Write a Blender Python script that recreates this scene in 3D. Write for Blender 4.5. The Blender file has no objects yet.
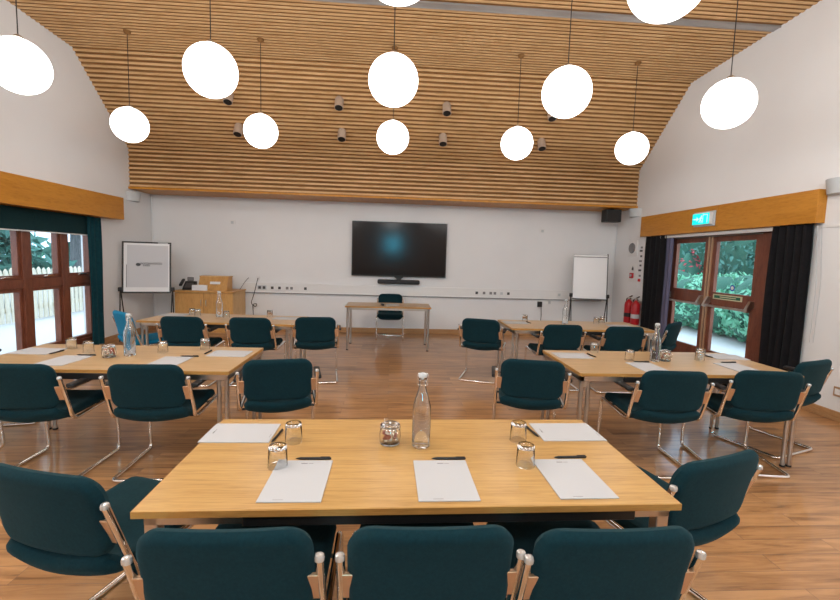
import bpy, bmesh, math, random
from mathutils import Vector, Matrix
random.seed(7)
S = bpy.context.scene
C = bpy.context.scene.collection
PI = math.pi
def rad(a): return math.radians(a)

# ------------------------------------------------------------------ materials
def mat(name, col=(.8,.8,.8), rough=.5, metal=0., spec=.5, trans=0., emit=None, estr=0., ior=1.45, sheen=0.):
    m = bpy.data.materials.new(name); m.use_nodes = True
    b = m.node_tree.nodes['Principled BSDF']
    b.inputs['Base Color'].default_value = (*col, 1)
    b.inputs['Roughness'].default_value = rough
    b.inputs['Metallic'].default_value = metal
    b.inputs['Specular IOR Level'].default_value = spec
    b.inputs['Transmission Weight'].default_value = trans
    b.inputs['IOR'].default_value = ior
    b.inputs['Sheen Weight'].default_value = sheen
    if emit:
        b.inputs['Emission Color'].default_value = (*emit, 1)
        b.inputs['Emission Strength'].default_value = estr
    return m
def nodes(m):
    nt = m.node_tree
    return nt, nt.nodes['Principled BSDF']
def mapped(nt, scale, rot=(0,0,0), coord='Object'):
    tc = nt.nodes.new('ShaderNodeTexCoord'); mp = nt.nodes.new('ShaderNodeMapping')
    mp.inputs['Scale'].default_value = scale; mp.inputs['Rotation'].default_value = rot
    nt.links.new(tc.outputs[coord], mp.inputs['Vector'])
    return mp.outputs['Vector']
def ramp(nt, fac, stops):
    r = nt.nodes.new('ShaderNodeValToRGB')
    el = r.color_ramp.elements
    while len(el) < len(stops): el.new(.5)
    for e, (p, c) in zip(el, stops): e.position = p; e.color = (*c, 1)
    nt.links.new(fac, r.inputs['Fac'])
    return r.outputs['Color']
def noise(nt, vec, scale, detail=4, rough=.55, dist=0):
    n = nt.nodes.new('ShaderNodeTexNoise')
    n.inputs['Scale'].default_value = scale; n.inputs['Detail'].default_value = detail
    n.inputs['Roughness'].default_value = rough; n.inputs['Distortion'].default_value = dist
    if vec: nt.links.new(vec, n.inputs['Vector'])
    return n.outputs['Fac']
def bump(nt, b, h, strength=.2, dist=.01):
    n = nt.nodes.new('ShaderNodeBump'); n.inputs['Strength'].default_value = strength
    n.inputs['Distance'].default_value = dist
    nt.links.new(h, n.inputs['Height']); nt.links.new(n.outputs['Normal'], b.inputs['Normal'])
def mix(nt, fac, a, b, mode='MIX'):
    n = nt.nodes.new('ShaderNodeMix'); n.data_type = 'RGBA'; n.blend_type = mode
    if isinstance(fac, (int, float)): n.inputs[0].default_value = fac
    else: nt.links.new(fac, n.inputs[0])
    for s, v in ((6, a), (7, b)):
        if isinstance(v, tuple): n.inputs[s].default_value = (*v, 1)
        else: nt.links.new(v, n.inputs[s])
    return n.outputs[2]
def wood(name, dark, light, rough=.4, scale=(1.2,14,14), spec=.4, nscale=2.2, figure=.35):
    m = mat(name, light, rough, spec=spec); nt, b = nodes(m)
    v = mapped(nt, scale)
    n1 = noise(nt, v, nscale, 6, .6, 1.2)
    c = ramp(nt, n1, [(.36, dark), (.62, light)])
    v2 = mapped(nt, (scale[0]*6, scale[1]*7, scale[2]*7))
    n2 = noise(nt, v2, nscale, 3, .6)
    c2 = ramp(nt, n2, [(.3, tuple(x*.78 for x in dark)), (.5, light)])
    nt.links.new(mix(nt, figure, c, c2), b.inputs['Base Color'])
    return m
def fabric(name, col, col2, sc=90):
    m = mat(name, col, .95, spec=.12, sheen=.10); nt, b = nodes(m)
    b.inputs['Sheen Tint'].default_value = (.35,.6,.65,1)
    b.inputs['Sheen Roughness'].default_value = .6
    v = mapped(nt, (1,1,1))
    n = noise(nt, v, sc, 4, .7); n2 = noise(nt, v, 14, 3, .6)
    c = ramp(nt, n, [(.3, col), (.7, col2)])
    nt.links.new(mix(nt, .25, c, ramp(nt, n2, [(.35, col), (.65, col2)])), b.inputs['Base Color'])
    bump(nt, b, n, .25, .002)
    return m
M = {}
def wallmat():
    m = mat('painted_plaster', (.70,.69,.685), .75, spec=.25); nt, b = nodes(m)
    v = mapped(nt, (1,1,1)); n = noise(nt, v, .7, 3)
    nt.links.new(ramp(nt, n, [(.3, (.72,.725,.735)), (.7, (.77,.775,.785))]), b.inputs['Base Color'])
    bump(nt, b, noise(nt, v, 60, 3), .08, .003)
    return m
M['wall'] = wallmat()
def floormat():
    m = mat('oak_plank_floor', (.3,.17,.09), .33, spec=.45); nt, b = nodes(m)
    v = mapped(nt, (1,1,1))
    br = nt.nodes.new('ShaderNodeTexBrick'); nt.links.new(v, br.inputs['Vector'])
    br.inputs['Scale'].default_value = 1; br.inputs['Brick Width'].default_value = 1.25
    br.inputs['Row Height'].default_value = .125; br.inputs['Mortar Size'].default_value = .0015
    br.inputs['Color1'].default_value = (0,0,0,1); br.inputs['Color2'].default_value = (1,1,1,1)
    br.inputs['Mortar'].default_value = (.3,.3,.3,1); br.offset = .37
    # grain shifted from plank to plank
    mp = nt.nodes.new('ShaderNodeVectorMath'); mp.operation = 'MULTIPLY'; mp.inputs[1].default_value = (1.1, 11, 1)
    nt.links.new(v, mp.inputs[0])
    ad = nt.nodes.new('ShaderNodeVectorMath'); ad.operation = 'ADD'
    sc = nt.nodes.new('ShaderNodeVectorMath'); sc.operation = 'SCALE'; sc.inputs['Scale'].default_value = 13
    nt.links.new(br.outputs['Color'], sc.inputs[0]); nt.links.new(mp.outputs[0], ad.inputs[0]); nt.links.new(sc.outputs[0], ad.inputs[1])
    g = noise(nt, ad.outputs[0], 1.5, 6, .62, .8)
    col = ramp(nt, g, [(.32, (.13,.052,.016)), (.45, (.36,.175,.066)), (.62, (.56,.30,.125))])
    tint = mix(nt, .30, col, ramp(nt, br.outputs['Color'], [(0, (.20,.085,.030)), (1, (.60,.33,.145))]))
    gap = mix(nt, br.outputs['Fac'], tint, (.2,.12,.075))
    nt.links.new(gap, b.inputs['Base Color'])
    b.inputs['Coat Weight'].default_value = .5; b.inputs['Coat Roughness'].default_value = .12; b.inputs['Coat IOR'].default_value = 1.55
    r2 = nt.nodes.new('ShaderNodeMapRange'); r2.inputs[3].default_value = .3; r2.inputs[4].default_value = .5
    nt.links.new(g, r2.inputs[0]); nt.links.new(r2.outputs[0], b.inputs['Roughness'])
    return m
M['floor'] = floormat()
M['slat'] = wood('ceiling_slat_oak', (.48,.27,.11), (.70,.455,.235), .5, (1.1,9,9), .25, 1.4)
M['slatback'] = wood('shade_brown_boards', (.15,.070,.024), (.25,.125,.045), .7, (1.0,9,9), .15, 1.2)  # shade in the gaps between slats is painted into this brown
M['oak'] = wood('table_oak_veneer', (.35,.19,.056), (.54,.33,.122), .28, (.8,19,5), .45, 1.7, .5)
M['oaklit'] = wood('lit_table_veneer', (.42,.26,.115), (.55,.37,.19), .3, (1.0,13,5), .45, 1.5, .3)  # same oak as the front table; paleness from the light painted in
M['oakedge'] = wood('oak_table_edge', (.34,.165,.04), (.48,.25,.07), .4, (1.0,10,10), .4)
M['pelmet'] = wood('orange_oak_panel', (.42,.17,.018), (.54,.235,.032), .4, (6,1.0,6), .35, 1.4)
M['cabinet'] = wood('golden_oak_cabinet', (.47,.235,.07), (.60,.33,.11), .4, (5,5,1.2), .35, 1.6)
M['cabinetlight'] = wood('light_oak_end_panel', (.56,.33,.13), (.68,.44,.2), .4, (5,5,1.2), .35, 1.6)
M['skirting'] = wood('oak_skirting', (.34,.175,.075), (.48,.27,.125), .45, (1.2,1.2,12), .3)
M['mahogany'] = wood('mahogany_frame', (.11,.032,.018), (.20,.066,.036), .35, (6,6,1.4), .4, 1.6)
M['fab'] = fabric('dark_teal_wool', (.0020,.0150,.0215), (.0050,.028,.037))
M['fabsheen'] = fabric('teal_wool_blue_sheen', (.006,.16,.30), (.012,.22,.38))  # teal wool again, with the window's blue sheen painted into it
M['chrome'] = mat('chrome_tube', (.82,.79,.76), .12, 1)
M['steel'] = mat('satin_steel', (.55,.50,.46), .3, 1)
M['bracket'] = mat('floor_tint_metal', (.62,.40,.25), .35, .7)  # brown floor reflection put into the bracket metal's colour
M['cap'] = mat('clear_plastic_cap', (.62,.62,.61), .15, .6)
M['black'] = mat('black_plastic', (.012,.012,.013), .45)
M['blackmetal'] = mat('black_powder_coat', (.015,.014,.014), .4)
M['paper'] = mat('white_paper', (.48,.49,.51), .7, spec=.2)
M['board'] = mat('whiteboard_enamel', (.74,.75,.77), .3)
M['sheet'] = mat('flipchart_sheet', (.56,.57,.60), .7)
M['white'] = mat('white_plastic', (.74,.74,.74), .4)
M['offwhite'] = mat('grey_white_plastic', (.52,.55,.57), .45)
M['darkgrey'] = mat('dark_grey_plastic', (.06,.06,.065), .5)
M['grey'] = mat('grey_mark', (.2,.2,.21), .6)
M['red'] = mat('extinguisher_red', (.42,.012,.018), .3)
M['redprint'] = mat('red_print', (.6,.02,.02), .6)
M['glass'] = mat('clear_glass', (.97,.98,.98), .02, trans=1, ior=1.46)
M['water'] = mat('water', (.95,.98,.98), .0, trans=1, ior=1.33)
M['globe'] = mat('opal_globe', (.9,.9,.9), .4, emit=(1,.99,.975), estr=4.2)
M['tvscreen'] = mat('tv_screen', (.012,.008,.007), .14, spec=.22)
M['soundbar'] = mat('speaker_mesh', (.02,.02,.024), .6)
M['track'] = mat('grey_aluminium_track', (.42,.41,.40), .45, .6)
M['blind'] = fabric('dark_green_blind', (.004,.020,.024), (.006,.028,.032), 40)
M['curtaindark'] = fabric('black_curtain', (.007,.006,.007), (.014,.012,.014), 30)
M['curtainteal'] = fabric('teal_curtain', (.004,.030,.042), (.008,.052,.068), 30)
M['lining'] = mat('violet_grey_lining', (.12,.12,.20), .8)
M['concrete'] = mat('pale_paving', (.66,.64,.62), .9)
M['gravel'] = mat('pale_gravel', (.6,.6,.58), .95)
M['fence'] = wood('bleached_fence_wood', (.52,.45,.34), (.68,.62,.50), .8, (8,8,1.2), .1)
M['bark'] = wood('grey_bark', (.10,.10,.10), (.26,.26,.27), .9, (7,7,1), .1)
M['leaf'] = mat('laurel_leaf', (.19,.50,.33), .5, spec=.35)
M['leafdark'] = mat('conifer_leaf', (.07,.21,.17), .6)
M['leafpale'] = mat('pale_leaf', (.24,.52,.34), .5)
M['leafred'] = mat('red_leaf', (.45,.05,.07), .5)
M['core'] = mat('shrub_core', (.04,.13,.09), .9)
M['exitgreen'] = mat('exit_sign_face', (.0,.4,.34), .4, emit=(.0,.72,.66), estr=.95)
M['exitwhite'] = mat('exit_sign_symbol', (.6,.9,.88), .4, emit=(.22,1,.95), estr=1.1)
M['signgreen'] = mat('sign_green', (.01,.12,.07), .5)
M['signyellow'] = mat('sign_cream', (.62,.60,.40), .5)
M['blue'] = mat('blue_sticker', (.03,.10,.4), .5)
M['cable'] = mat('black_cable', (.01,.01,.01), .5)
M['sweetred'] = mat('sweet_wrapper_red', (.42,.12,.07), .35)
M['sweetwhite'] = mat('sweet_wrapper_cream', (.72,.62,.5), .35)
def paneglass():
    m = bpy.data.materials.new('window_glass'); m.use_nodes = True; nt = m.node_tree; nt.nodes.clear()
    o = nt.nodes.new('ShaderNodeOutputMaterial'); mx = nt.nodes.new('ShaderNodeMixShader')
    t = nt.nodes.new('ShaderNodeBsdfTransparent'); t.inputs[0].default_value = (.93,.97,.97,1)
    g = nt.nodes.new('ShaderNodeBsdfGlossy'); g.inputs['Roughness'].default_value = .02
    f = nt.nodes.new('ShaderNodeFresnel'); f.inputs['IOR'].default_value = 1.3
    ge = nt.nodes.new('ShaderNodeNewGeometry'); iv = nt.nodes.new('ShaderNodeMath'); iv.operation = 'SUBTRACT'; iv.inputs[0].default_value = 1
    nt.links.new(ge.outputs['Backfacing'], iv.inputs[1]); ml = nt.nodes.new('ShaderNodeMath'); ml.operation = 'MULTIPLY'
    nt.links.new(f.outputs[0], ml.inputs[0]); nt.links.new(iv.outputs[0], ml.inputs[1]); nt.links.new(ml.outputs[0], mx.inputs[0]); nt.links.new(t.outputs[0], mx.inputs[1]); nt.links.new(g.outputs[0], mx.inputs[2])
    nt.links.new(mx.outputs[0], o.inputs[0]); return m
M['pane'] = paneglass()
def daylight_pane():
    return mat('daylit_pane', (.1,.5,.6), .5, emit=(.10,.70,1.0), estr=36)
M['daypane'] = daylight_pane()

# ------------------------------------------------------------------ mesh helpers
def new(): return bmesh.new()
def box(bm, x0, x1, y0, y1, z0, z1, bev=0, seg=2):
    r = bmesh.ops.create_cube(bm, size=1)
    vs = r['verts']
    for v in vs:
        v.co = Vector(((x0+x1)/2 + v.co.x*(x1-x0), (y0+y1)/2 + v.co.y*(y1-y0), (z0+z1)/2 + v.co.z*(z1-z0)))
    if bev > 0:
        es = list({e for v in vs for e in v.link_edges})
        bmesh.ops.bevel(bm, geom=es, offset=bev, segments=seg, affect='EDGES', profile=.5)
    return bm
def frame_rot(d, up=Vector((0,0,1))):
    d = d.normalized()
    if abs(d.dot(up)) > .99: up = Vector((0,1,0))
    a = d.cross(up).normalized(); b = a.cross(d).normalized()
    return a, b
def fillet(pts, r, n=5):
    pts = [Vector(p) for p in pts]; out = [pts[0]]
    for i in range(1, len(pts)-1):
        p, a, b = pts[i], pts[i-1], pts[i+1]
        u = (a-p); w = (b-p); l = min(r, u.length*.49, w.length*.49)
        u.normalize(); w.normalize(); s = p+u*l; e = p+w*l
        for k in range(n+1):
            t = k/n
            out.append(s*(1-t)**2 + p*2*t*(1-t) + e*t*t)
    out.append(pts[-1]); return out
def tube(bm, pts, r, seg=10, rr=0, n=5, sx=1, closed=False):
    pts = fillet(pts, rr, n) if rr else [Vector(p) for p in pts]
    rings = []; a = None
    for i, p in enumerate(pts):
        if i == 0: d = pts[1]-p
        elif i == len(pts)-1: d = p-pts[-2]
        else: d = (pts[i+1]-p).normalized() + (p-pts[i-1]).normalized()
        d.normalize()
        if a is None: a, b = frame_rot(d)
        else:
            a = (a - d*a.dot(d)).normalized(); b = a.cross(d).normalized()
        rad_ = r[i] if isinstance(r, (list, tuple)) else r
        rings.append([bm.verts.new(p + a*math.cos(2*PI*k/seg)*rad_*sx + b*math.sin(2*PI*k/seg)*rad_) for k in range(seg)])
    for i in range(len(rings)-1):
        for k in range(seg):
            bm.faces.new((rings[i][k], rings[i][(k+1)%seg], rings[i+1][(k+1)%seg], rings[i+1][k]))
    bm.faces.new(rings[0][::-1]); bm.faces.new(rings[-1])
    return bm
def lathe(bm, prof, seg=20, c=(0,0,0), axis='z'):
    rings = []
    for r, z in prof:
        ring = []
        for k in range(seg):
            t = 2*PI*k/seg; r_ = max(r, 1e-5)
            if axis == 'z': p = (c[0]+r_*math.cos(t), c[1]+r_*math.sin(t), c[2]+z)
            elif axis == 'x': p = (c[0]+z, c[1]+r_*math.cos(t), c[2]+r_*math.sin(t))
            else: p = (c[0]+r_*math.cos(t), c[1]+z, c[2]+r_*math.sin(t))
            ring.append(bm.verts.new(p))
        rings.append(ring)
    for i in range(len(rings)-1):
        for k in range(seg):
            bm.faces.new((rings[i][k], rings[i][(k+1)%seg], rings[i+1][(k+1)%seg], rings[i+1][k]))
    bm.faces.new(rings[0][::-1]); bm.faces.new(rings[-1])
    return bm
def prism(bm, poly, x0, x1, plane='yz'):
    """extrude a closed polygon: 'yz' along x, 'xz' along y, 'xy' along z"""
    def P(a, b, t): return (t,a,b) if plane=='yz' else ((a,t,b) if plane=='xz' else (a,b,t))
    A = [bm.verts.new(P(a,b,x0)) for a,b in poly]; B = [bm.verts.new(P(a,b,x1)) for a,b in poly]
    n = len(poly)
    for i in range(n): bm.faces.new((A[i], A[(i+1)%n], B[(i+1)%n], B[i]))
    bm.faces.new(A[::-1]); bm.faces.new(B); return bm
def obj(name, bm, m, parent=None, smooth=False, loc=(0,0,0), rz=0, bevel=0):
    bmesh.ops.recalc_face_normals(bm, faces=bm.faces)
    me = bpy.data.meshes.new(name); bm.to_mesh(me); bm.free()
    me.materials.append(M[m] if isinstance(m, str) else m)
    if smooth:
        for p in me.polygons: p.use_smooth = True
        try: me.set_sharp_from_angle(angle=rad(42))
        except Exception: pass
    o = bpy.data.objects.new(name, me); C.objects.link(o)
    o.location = loc; o.rotation_euler = (0,0,rz)
    if parent: o.parent = parent
    return o
def tag(o, label, cat, group=None, kind=None):
    if label: o['label'] = label
    if cat: o['category'] = cat
    if group: o['group'] = group
    if kind: o['kind'] = kind
    return o
def thing(name, label, cat, loc=(0,0,0), rz=0, group=None):
    o = bpy.data.objects.new(name, None); C.objects.link(o); o.empty_display_size = .05
    o.location = loc; o.rotation_euler = (0,0,rz); return tag(o, label, cat, group)
def struct(name, bm, m, parent=None, smooth=False):
    o = obj(name, bm, m, parent, smooth)
    if not parent: o['kind'] = 'structure'
    return o
def dup(root, loc, rz, label, group=None):
    r = root.copy(); C.objects.link(r); r.location = loc; r.rotation_euler = (0,0,rz); r['label'] = label
    if group: r['group'] = group
    for ch in list(root.children):
        c = ch.copy(); C.objects.link(c); c.parent = r
        for g in list(ch.children):
            d = g.copy(); C.objects.link(d); d.parent = c
    return r
def text(name, s, size, m, parent, loc, rot, depth=.001, align='CENTER'):
    cu = bpy.data.curves.new(name, 'FONT'); cu.body = s; cu.size = size; cu.extrude = depth
    cu.align_x = align; cu.align_y = 'CENTER'
    o = bpy.data.objects.new(name, cu); C.objects.link(o)
    dg = bpy.context.evaluated_depsgraph_get()
    me = bpy.data.meshes.new_from_object(o.evaluated_get(dg)); me.materials.clear(); me.materials.append(M[m])
    bpy.data.objects.remove(o)
    t = bpy.data.objects.new(name, me); C.objects.link(t); t.parent = parent; t.location = loc; t.rotation_euler = rot
    return t

# ------------------------------------------------------------------ the room
XW, YB, YF = 4.6, 8.9, -2.6
WT = .26
b = new(); box(b, -XW-WT, XW+WT, YF-.2, YB+.2, -.1, 0); struct('floor', b, 'floor')
b = new(); box(b, -XW-WT, XW+WT, YB, YB+.2, 0, 5.8); struct('wall_back', b, 'wall')
LO = (3.35, 7.32); RO = (5.12, 7.42); HO = 2.06
b = new()
box(b, -XW-WT, -XW, YF, LO[0], 0, 5.8); box(b, -XW-WT, -XW, LO[1], YB, 0, 5.8); box(b, -XW-WT, -XW, LO[0], LO[1], HO, 5.8)
struct('wall_left', b, 'wall')
b = new()
box(b, XW, XW+WT, YF, RO[0], 0, 5.8); box(b, XW, XW+WT, RO[1], YB, 0, 5.8); box(b, XW, XW+WT, RO[0], RO[1], HO, 5.8)
struct('wall_right', b, 'wall')
# wall behind the camera with one small daylit pane
b = new(); box(b, -XW-WT, XW+WT, YF-.2, YF, 0, 5.8); struct('wall_front', b, 'wall')
b = new()
wx0, wx1, wz0, wz1 = -.22, .32, 1.84, 2.40
for a in ((wx0-.07,wx1+.07,wz1,wz1+.07),(wx0-.07,wx1+.07,wz0-.07,wz0),(wx0-.07,wx0,wz0,wz1),(wx1,wx1+.07,wz0,wz1)):
    box(b, a[0], a[1], YF+.001, YF+.05, a[2], a[3])
w3 = struct('window_3', b, 'mahogany')
b = new(); box(b, wx0, wx1, YF+.005, YF+.02, wz0, wz1); obj('pane', b, 'daypane', w3)

# ceiling: fascia, slope and nearly flat part, backing board and slats in front of it
prof = [(8.2,2.60),(8.2,3.28),(6.9,4.37),(YF,4.74)]
b = new()
outer = [(YB,2.60)] + prof
th = [(YB,2.635),(8.24,2.635),(8.24,3.30),(6.92,4.41),(YF,4.78)]
box(b, -XW, XW, 8.2, YB, 2.60, 2.62)
for i in range(1, 4):
    (ya,za),(yb,zb) = prof[i-1], prof[i]
    d = Vector((0,yb-ya,zb-za)).normalized(); n = Vector((0,-d.z,d.y))
    if n.z < 0 or (abs(n.z)<1e-6 and n.y<0): n = -n
    off = .03
    off = .010 if i == 3 else .020; e0 = .03 if i > 1 else 0; e1 = .03 if i < 3 else 0
    A_ = (ya-d.y*e0, za-d.z*e0); B_ = (yb+d.y*e1, zb+d.z*e1)
    poly = [(A_[0]+n.y*off,A_[1]+n.z*off),(B_[0]+n.y*off,B_[1]+n.z*off),(B_[0]+n.y*(off+.05),B_[1]+n.z*(off+.05)),(A_[0]+n.y*(off+.05),A_[1]+n.z*(off+.05))]
    prism(b, poly, -XW, XW)
ceil = struct('ceiling', b, 'slatback')
b = new()
pitch, sw = .074, .032
for i in range(1, 4):
    (ya,za),(yb,zb) = prof[i-1], prof[i]
    d = Vector((0,yb-ya,zb-za)); L = d.length; d.normalize(); n = Vector((0,-d.z,d.y))
    if n.z < 0 or (abs(n.z)<1e-6 and n.y<0): n = -n
    sd = .012 if i == 3 else .022
    s = .01 if i > 1 else .035
    while s+sw < L:
        y, z = ya+d.y*s, za+d.z*s
        ym = y
        if not (i == 3 and 5.27 < ym < 5.43):
            poly = [(y,z),(y+d.y*sw,z+d.z*sw),(y+d.y*sw+n.y*sd,z+d.z*sw+n.z*sd),(y+n.y*sd,z+n.z*sd)]
            prism(b, poly, -XW, XW)
        s += pitch
obj('slats', b, 'slat', ceil)
b = new(); box(b, -XW, XW, 8.17, 8.23, 2.585, 2.625, .004); box(b, -XW, XW, 8.23, YB, 2.585, 2.6); obj('fascia_board', b, 'pelmet', ceil)
b = new()
zt = 4.37 + (6.9-5.37)*.37/9.5
box(b, -XW, XW, 5.325, 5.415, zt-.006, zt+.01); box(b, -XW, XW, 5.315, 5.325, zt-.012, zt+.02); box(b, -XW, XW, 5.415, 5.425, zt-.012, zt+.02)
tr = struct('trim_3', b, 'track')

# skirting
def base(name, boxes):
    b = new()
    for a in boxes: box(b, *a, .004, 1)
    struct(name, b, 'skirting')
base('baseboard_back', [(-XW+.02, XW-.02, YB-.018, YB, 0, .10)])
base('baseboard_left', [(-XW, -XW+.018, YF, LO[0], 0, .10), (-XW, -XW+.018, LO[1]+.02, YB, 0, .10)])
base('baseboard_right', [(XW-.018, XW, YF, RO[0]-.02, 0, .10), (XW-.018, XW, RO[1]+.02, YB, 0, .10)])

# pelmets
b = new(); box(b, -XW+.002, -4.40, 1.2, 7.68, 2.015, 2.37, .005)
tag(obj('pelmet', b, 'pelmet'), 'long orange oak pelmet box above the windows on the left wall', 'pelmet')
b = new(); box(b, 4.49, XW-.002, 4.49, 7.84, 2.035, 2.39, .005); box(b, 4.486, 4.49, 5.93, 5.934, 2.036, 2.389)
tag(obj('pelmet', b, 'pelmet'), 'orange oak pelmet box above the garden doors on the right wall, carrying the exit sign', 'pelmet')

# ---- windows on the left: fixed frame with casements over fixed lights
def bars(b, x0, x1, ys, z0, z1):
    for a, c in ys: box(b, x0, x1, a, c, z0, z1, .004, 1)
pit = .672
b = new()
x0, x1 = -4.78, -4.66
right = 7.32
box(b, x0, x1, LO[0], LO[1], .0, .16, .004, 1)
box(b, x0, x1, LO[0], LO[1], 2.0, HO, .004, 1)
box(b, x0, x1, LO[0], LO[1], 1.0, 1.12, .004, 1)
posts = [(7.25,7.32)]
y = 6.67
while y > LO[0]+.2:
    posts.append((y-.065, y+.065)); y -= pit
posts.append((LO[0], LO[0]+.07))
bars(b, x0-.01, x1+.01, posts, 0, HO)
win = struct('window_1', b, 'mahogany')
b = new(); box(b, -4.86, -4.6, LO[0], LO[1], 0, .015)
box(b, -4.60, -4.598, LO[1], LO[1]+.005, 0, HO)
ps = sorted(posts)
for i in range(len(ps)-1):
    ya, yb = ps[i][1], ps[i+1][0]
    for (za, zb, up) in ((1.12,2.0,True),(.16,1.0,False)):
        f = new(); fx0, fx1 = -4.745, -4.675; w = .045
        box(f, fx0, fx1, ya, yb, za, za+w, .003, 1); box(f, fx0, fx1, ya, yb, zb-w, zb, .003, 1)
        box(f, fx0, fx1, ya, ya+w, za+w, zb-w, .003, 1); box(f, fx0, fx1, yb-w, yb, za+w, zb-w, .003, 1)
        fo = obj('casement', f, 'mahogany', win)
        g = new(); box(g, -4.713, -4.707, ya+w-.01, yb-w+.01, za+w-.01, zb-w+.01); obj('pane', g, 'pane', fo)
        if up:
            h = new(); ym = (ya+yb)/2
            tube(h, [(-4.672,ym-.05,za+.02),(-4.65,ym-.05,za+.02),(-4.645,ym,za+.03),(-4.64,ym+.09,za+.028)], .007, 8, .01); obj('window_handle', h, 'chrome', fo, True)
b.free()

# ---- garden doors on the right
b = new()
fx0, fx1 = 4.66, 4.78
box(b, fx0, fx1, RO[0], RO[1], 1.98, HO, .004, 1); box(b, fx0, fx1, RO[0], RO[1], 0, .03)
box(b, fx0, fx1, RO[0], 5.34, .03, 1.98, .004, 1); box(b, fx0, fx1, 7.22, RO[1], .03, 1.98, .004, 1)
struct('trim_1', b, 'mahogany')
def door(name, ya, yb, pa, pb, sign):
    f = new(); x0, x1 = 4.69, 4.745
    box(f, x0, x1, ya, pa, .03, 1.975, .003, 1); box(f, x0, x1, pb, yb, .03, 1.975, .003, 1)
    box(f, x0, x1, pa, pb, .03, .31, .003, 1); box(f, x0, x1, pa, pb, .955, 1.17, .003, 1); box(f, x0, x1, pa, pb, 1.9, 1.975, .003, 1)
    d = struct(name, f, 'mahogany')
    for za, zb in ((.31,.955),(1.17,1.9)):
        g = new(); box(g, 4.714, 4.72, pa-.01, pb+.01, za-.01, zb+.01); obj('pane', g, 'pane', d)
    h = new(); tube(h, [(4.60,ya+.03,.975),(4.60,yb-.03,.975)], .016, 10)
    for yy in (ya+.06, yb-.06):
        prism(h, [(4.692,1.10),(4.64,1.10),(4.585,.995),(4.585,.955),(4.62,.955),(4.692,1.02)], yy-.022, yy+.022, 'xz')
    obj('push_bar', h, 'steel', d, True)
    if sign:
        s = new(); box(s, 4.685, 4.689, 5.60, 6.14, 1.075, 1.145); so = obj('door_sign', s, 'signyellow', d)
        s = new(); box(s, 4.682, 4.685, 5.63, 6.11, 1.09, 1.13); obj('sign_panel', s, 'signgreen', so)
        s = new(); box(s, 4.681, 4.682, 5.70, 6.00, 1.105, 1.117); obj('sign_text', s, 'signyellow', so)
        s = new(); lathe(s, [(.045,0),(.045,.002)], 24, (4.711,5.82,1.25), 'x'); obj('window_sticker', s, 'blue', d)
        s = new(); lathe(s, [(.026,0),(.026,.001)], 24, (4.7095,5.82,1.25), 'x'); obj('sticker_centre', s, 'board', d)
    b = new(); box(b, 4.675, 4.69, (yb-.03 if sign else ya-.0), (yb if sign else ya+.03), .03, 1.975); obj('edge_strip', b, 'bracket', d)
    return d
door('door_1', 5.36, 6.26, 5.47, 6.16, True)
door('door_2', 6.29, 7.2, 6.40, 7.06, False)
b = new(); box(b, 4.55, 4.6, 5.05, 7.32, 1.985, 2.03, .003, 1)
tag(obj('curtain_track', b, 'white'), 'white metal curtain track under the right oak pelmet above the garden doors', 'curtain track')
b = new(); box(b, 4.588, 4.6, YF+.02, 4.56, 1.985, 2.015, .002, 1)
tag(obj('cable_conduit', b, 'white'), 'thin white horizontal conduit on the right wall beyond the pelmet end', 'conduit')

# ---- dado trunking on the back wall, corner pipes
b = new(); box(b, -2.95, 4.35, YB-.045, YB, .775, .955, .005, 2); box(b, -2.95, 4.35, YB-.052, YB-.045, .862, .868)
box(b, -2.95, 4.35, YB-.05, YB, .768, .780)
struct('trim_2', b, 'white')
b = new(); box(b, -2.95, 4.35, YB-.05, YB-.001, .755, .769); obj('lower_lip', b, 'grey', bpy.data.objects['trim_2'])
b = new(); tube(b, [(-4.57,8.87,.10),(-4.57,8.87,2.585)], .012, 8)
tag(obj('corner_pipe', b, 'white'), 'thin white vertical pipe in the back left corner beside the flipchart', 'pipe')
b = new(); tube(b, [(4.56,8.86,.10),(4.56,8.86,2.585)], .010, 8)
tag(obj('corner_pipe', b, 'white'), 'thin white vertical pipe in the back right corner behind the black speaker', 'pipe')

# ------------------------------------------------------------------ chairs
def cushion(bm, w, h, r, T, e, f, n=22, m=22):
    """upholstered pad: rounded rectangle w x h, thickness T tapering over e at the rim; f(x,y,off)->3D"""
    hw, hh = w/2, h/2
    def lay(k, L, rr):                      # denser near the rims
        t = -1+2*k/L
        return math.copysign(1-(1-abs(t))**1.45, t)
    top, bot = {}, {}
    for i in range(n+1):
        for j in range(m+1):
            x, y = lay(i,n,r)*hw, lay(j,m,r)*hh
            ax, ay = abs(x)-(hw-r), abs(y)-(hh-r)
            if ax > 0 and ay > 0:
                mx = max(ax, ay); l = math.hypot(ax, ay)
                qx, qy = ax*mx/l, ay*mx/l
                x = math.copysign(hw-r+qx, x); y = math.copysign(hh-r+qy, y)
                d = r-math.hypot(qx, qy)
            else: d = min(hw-abs(x), hh-abs(y))
            t = T/2*math.sqrt(max(0, 1-(1-min(d/e, 1))**2))
            if i in (0,n) or j in (0,m):
                v = bm.verts.new(f(x,y,0)); top[i,j] = v; bot[i,j] = v
            else:
                top[i,j] = bm.verts.new(f(x,y,t)); bot[i,j] = bm.verts.new(f(x,y,-t))
    for i in range(n):
        for j in range(m):
            bm.faces.new((top[i,j], top[i+1,j], top[i+1,j+1], top[i,j+1]))
            bm.faces.new((bot[i,j], bot[i,j+1], bot[i+1,j+1], bot[i+1,j]))
    return bm
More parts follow.
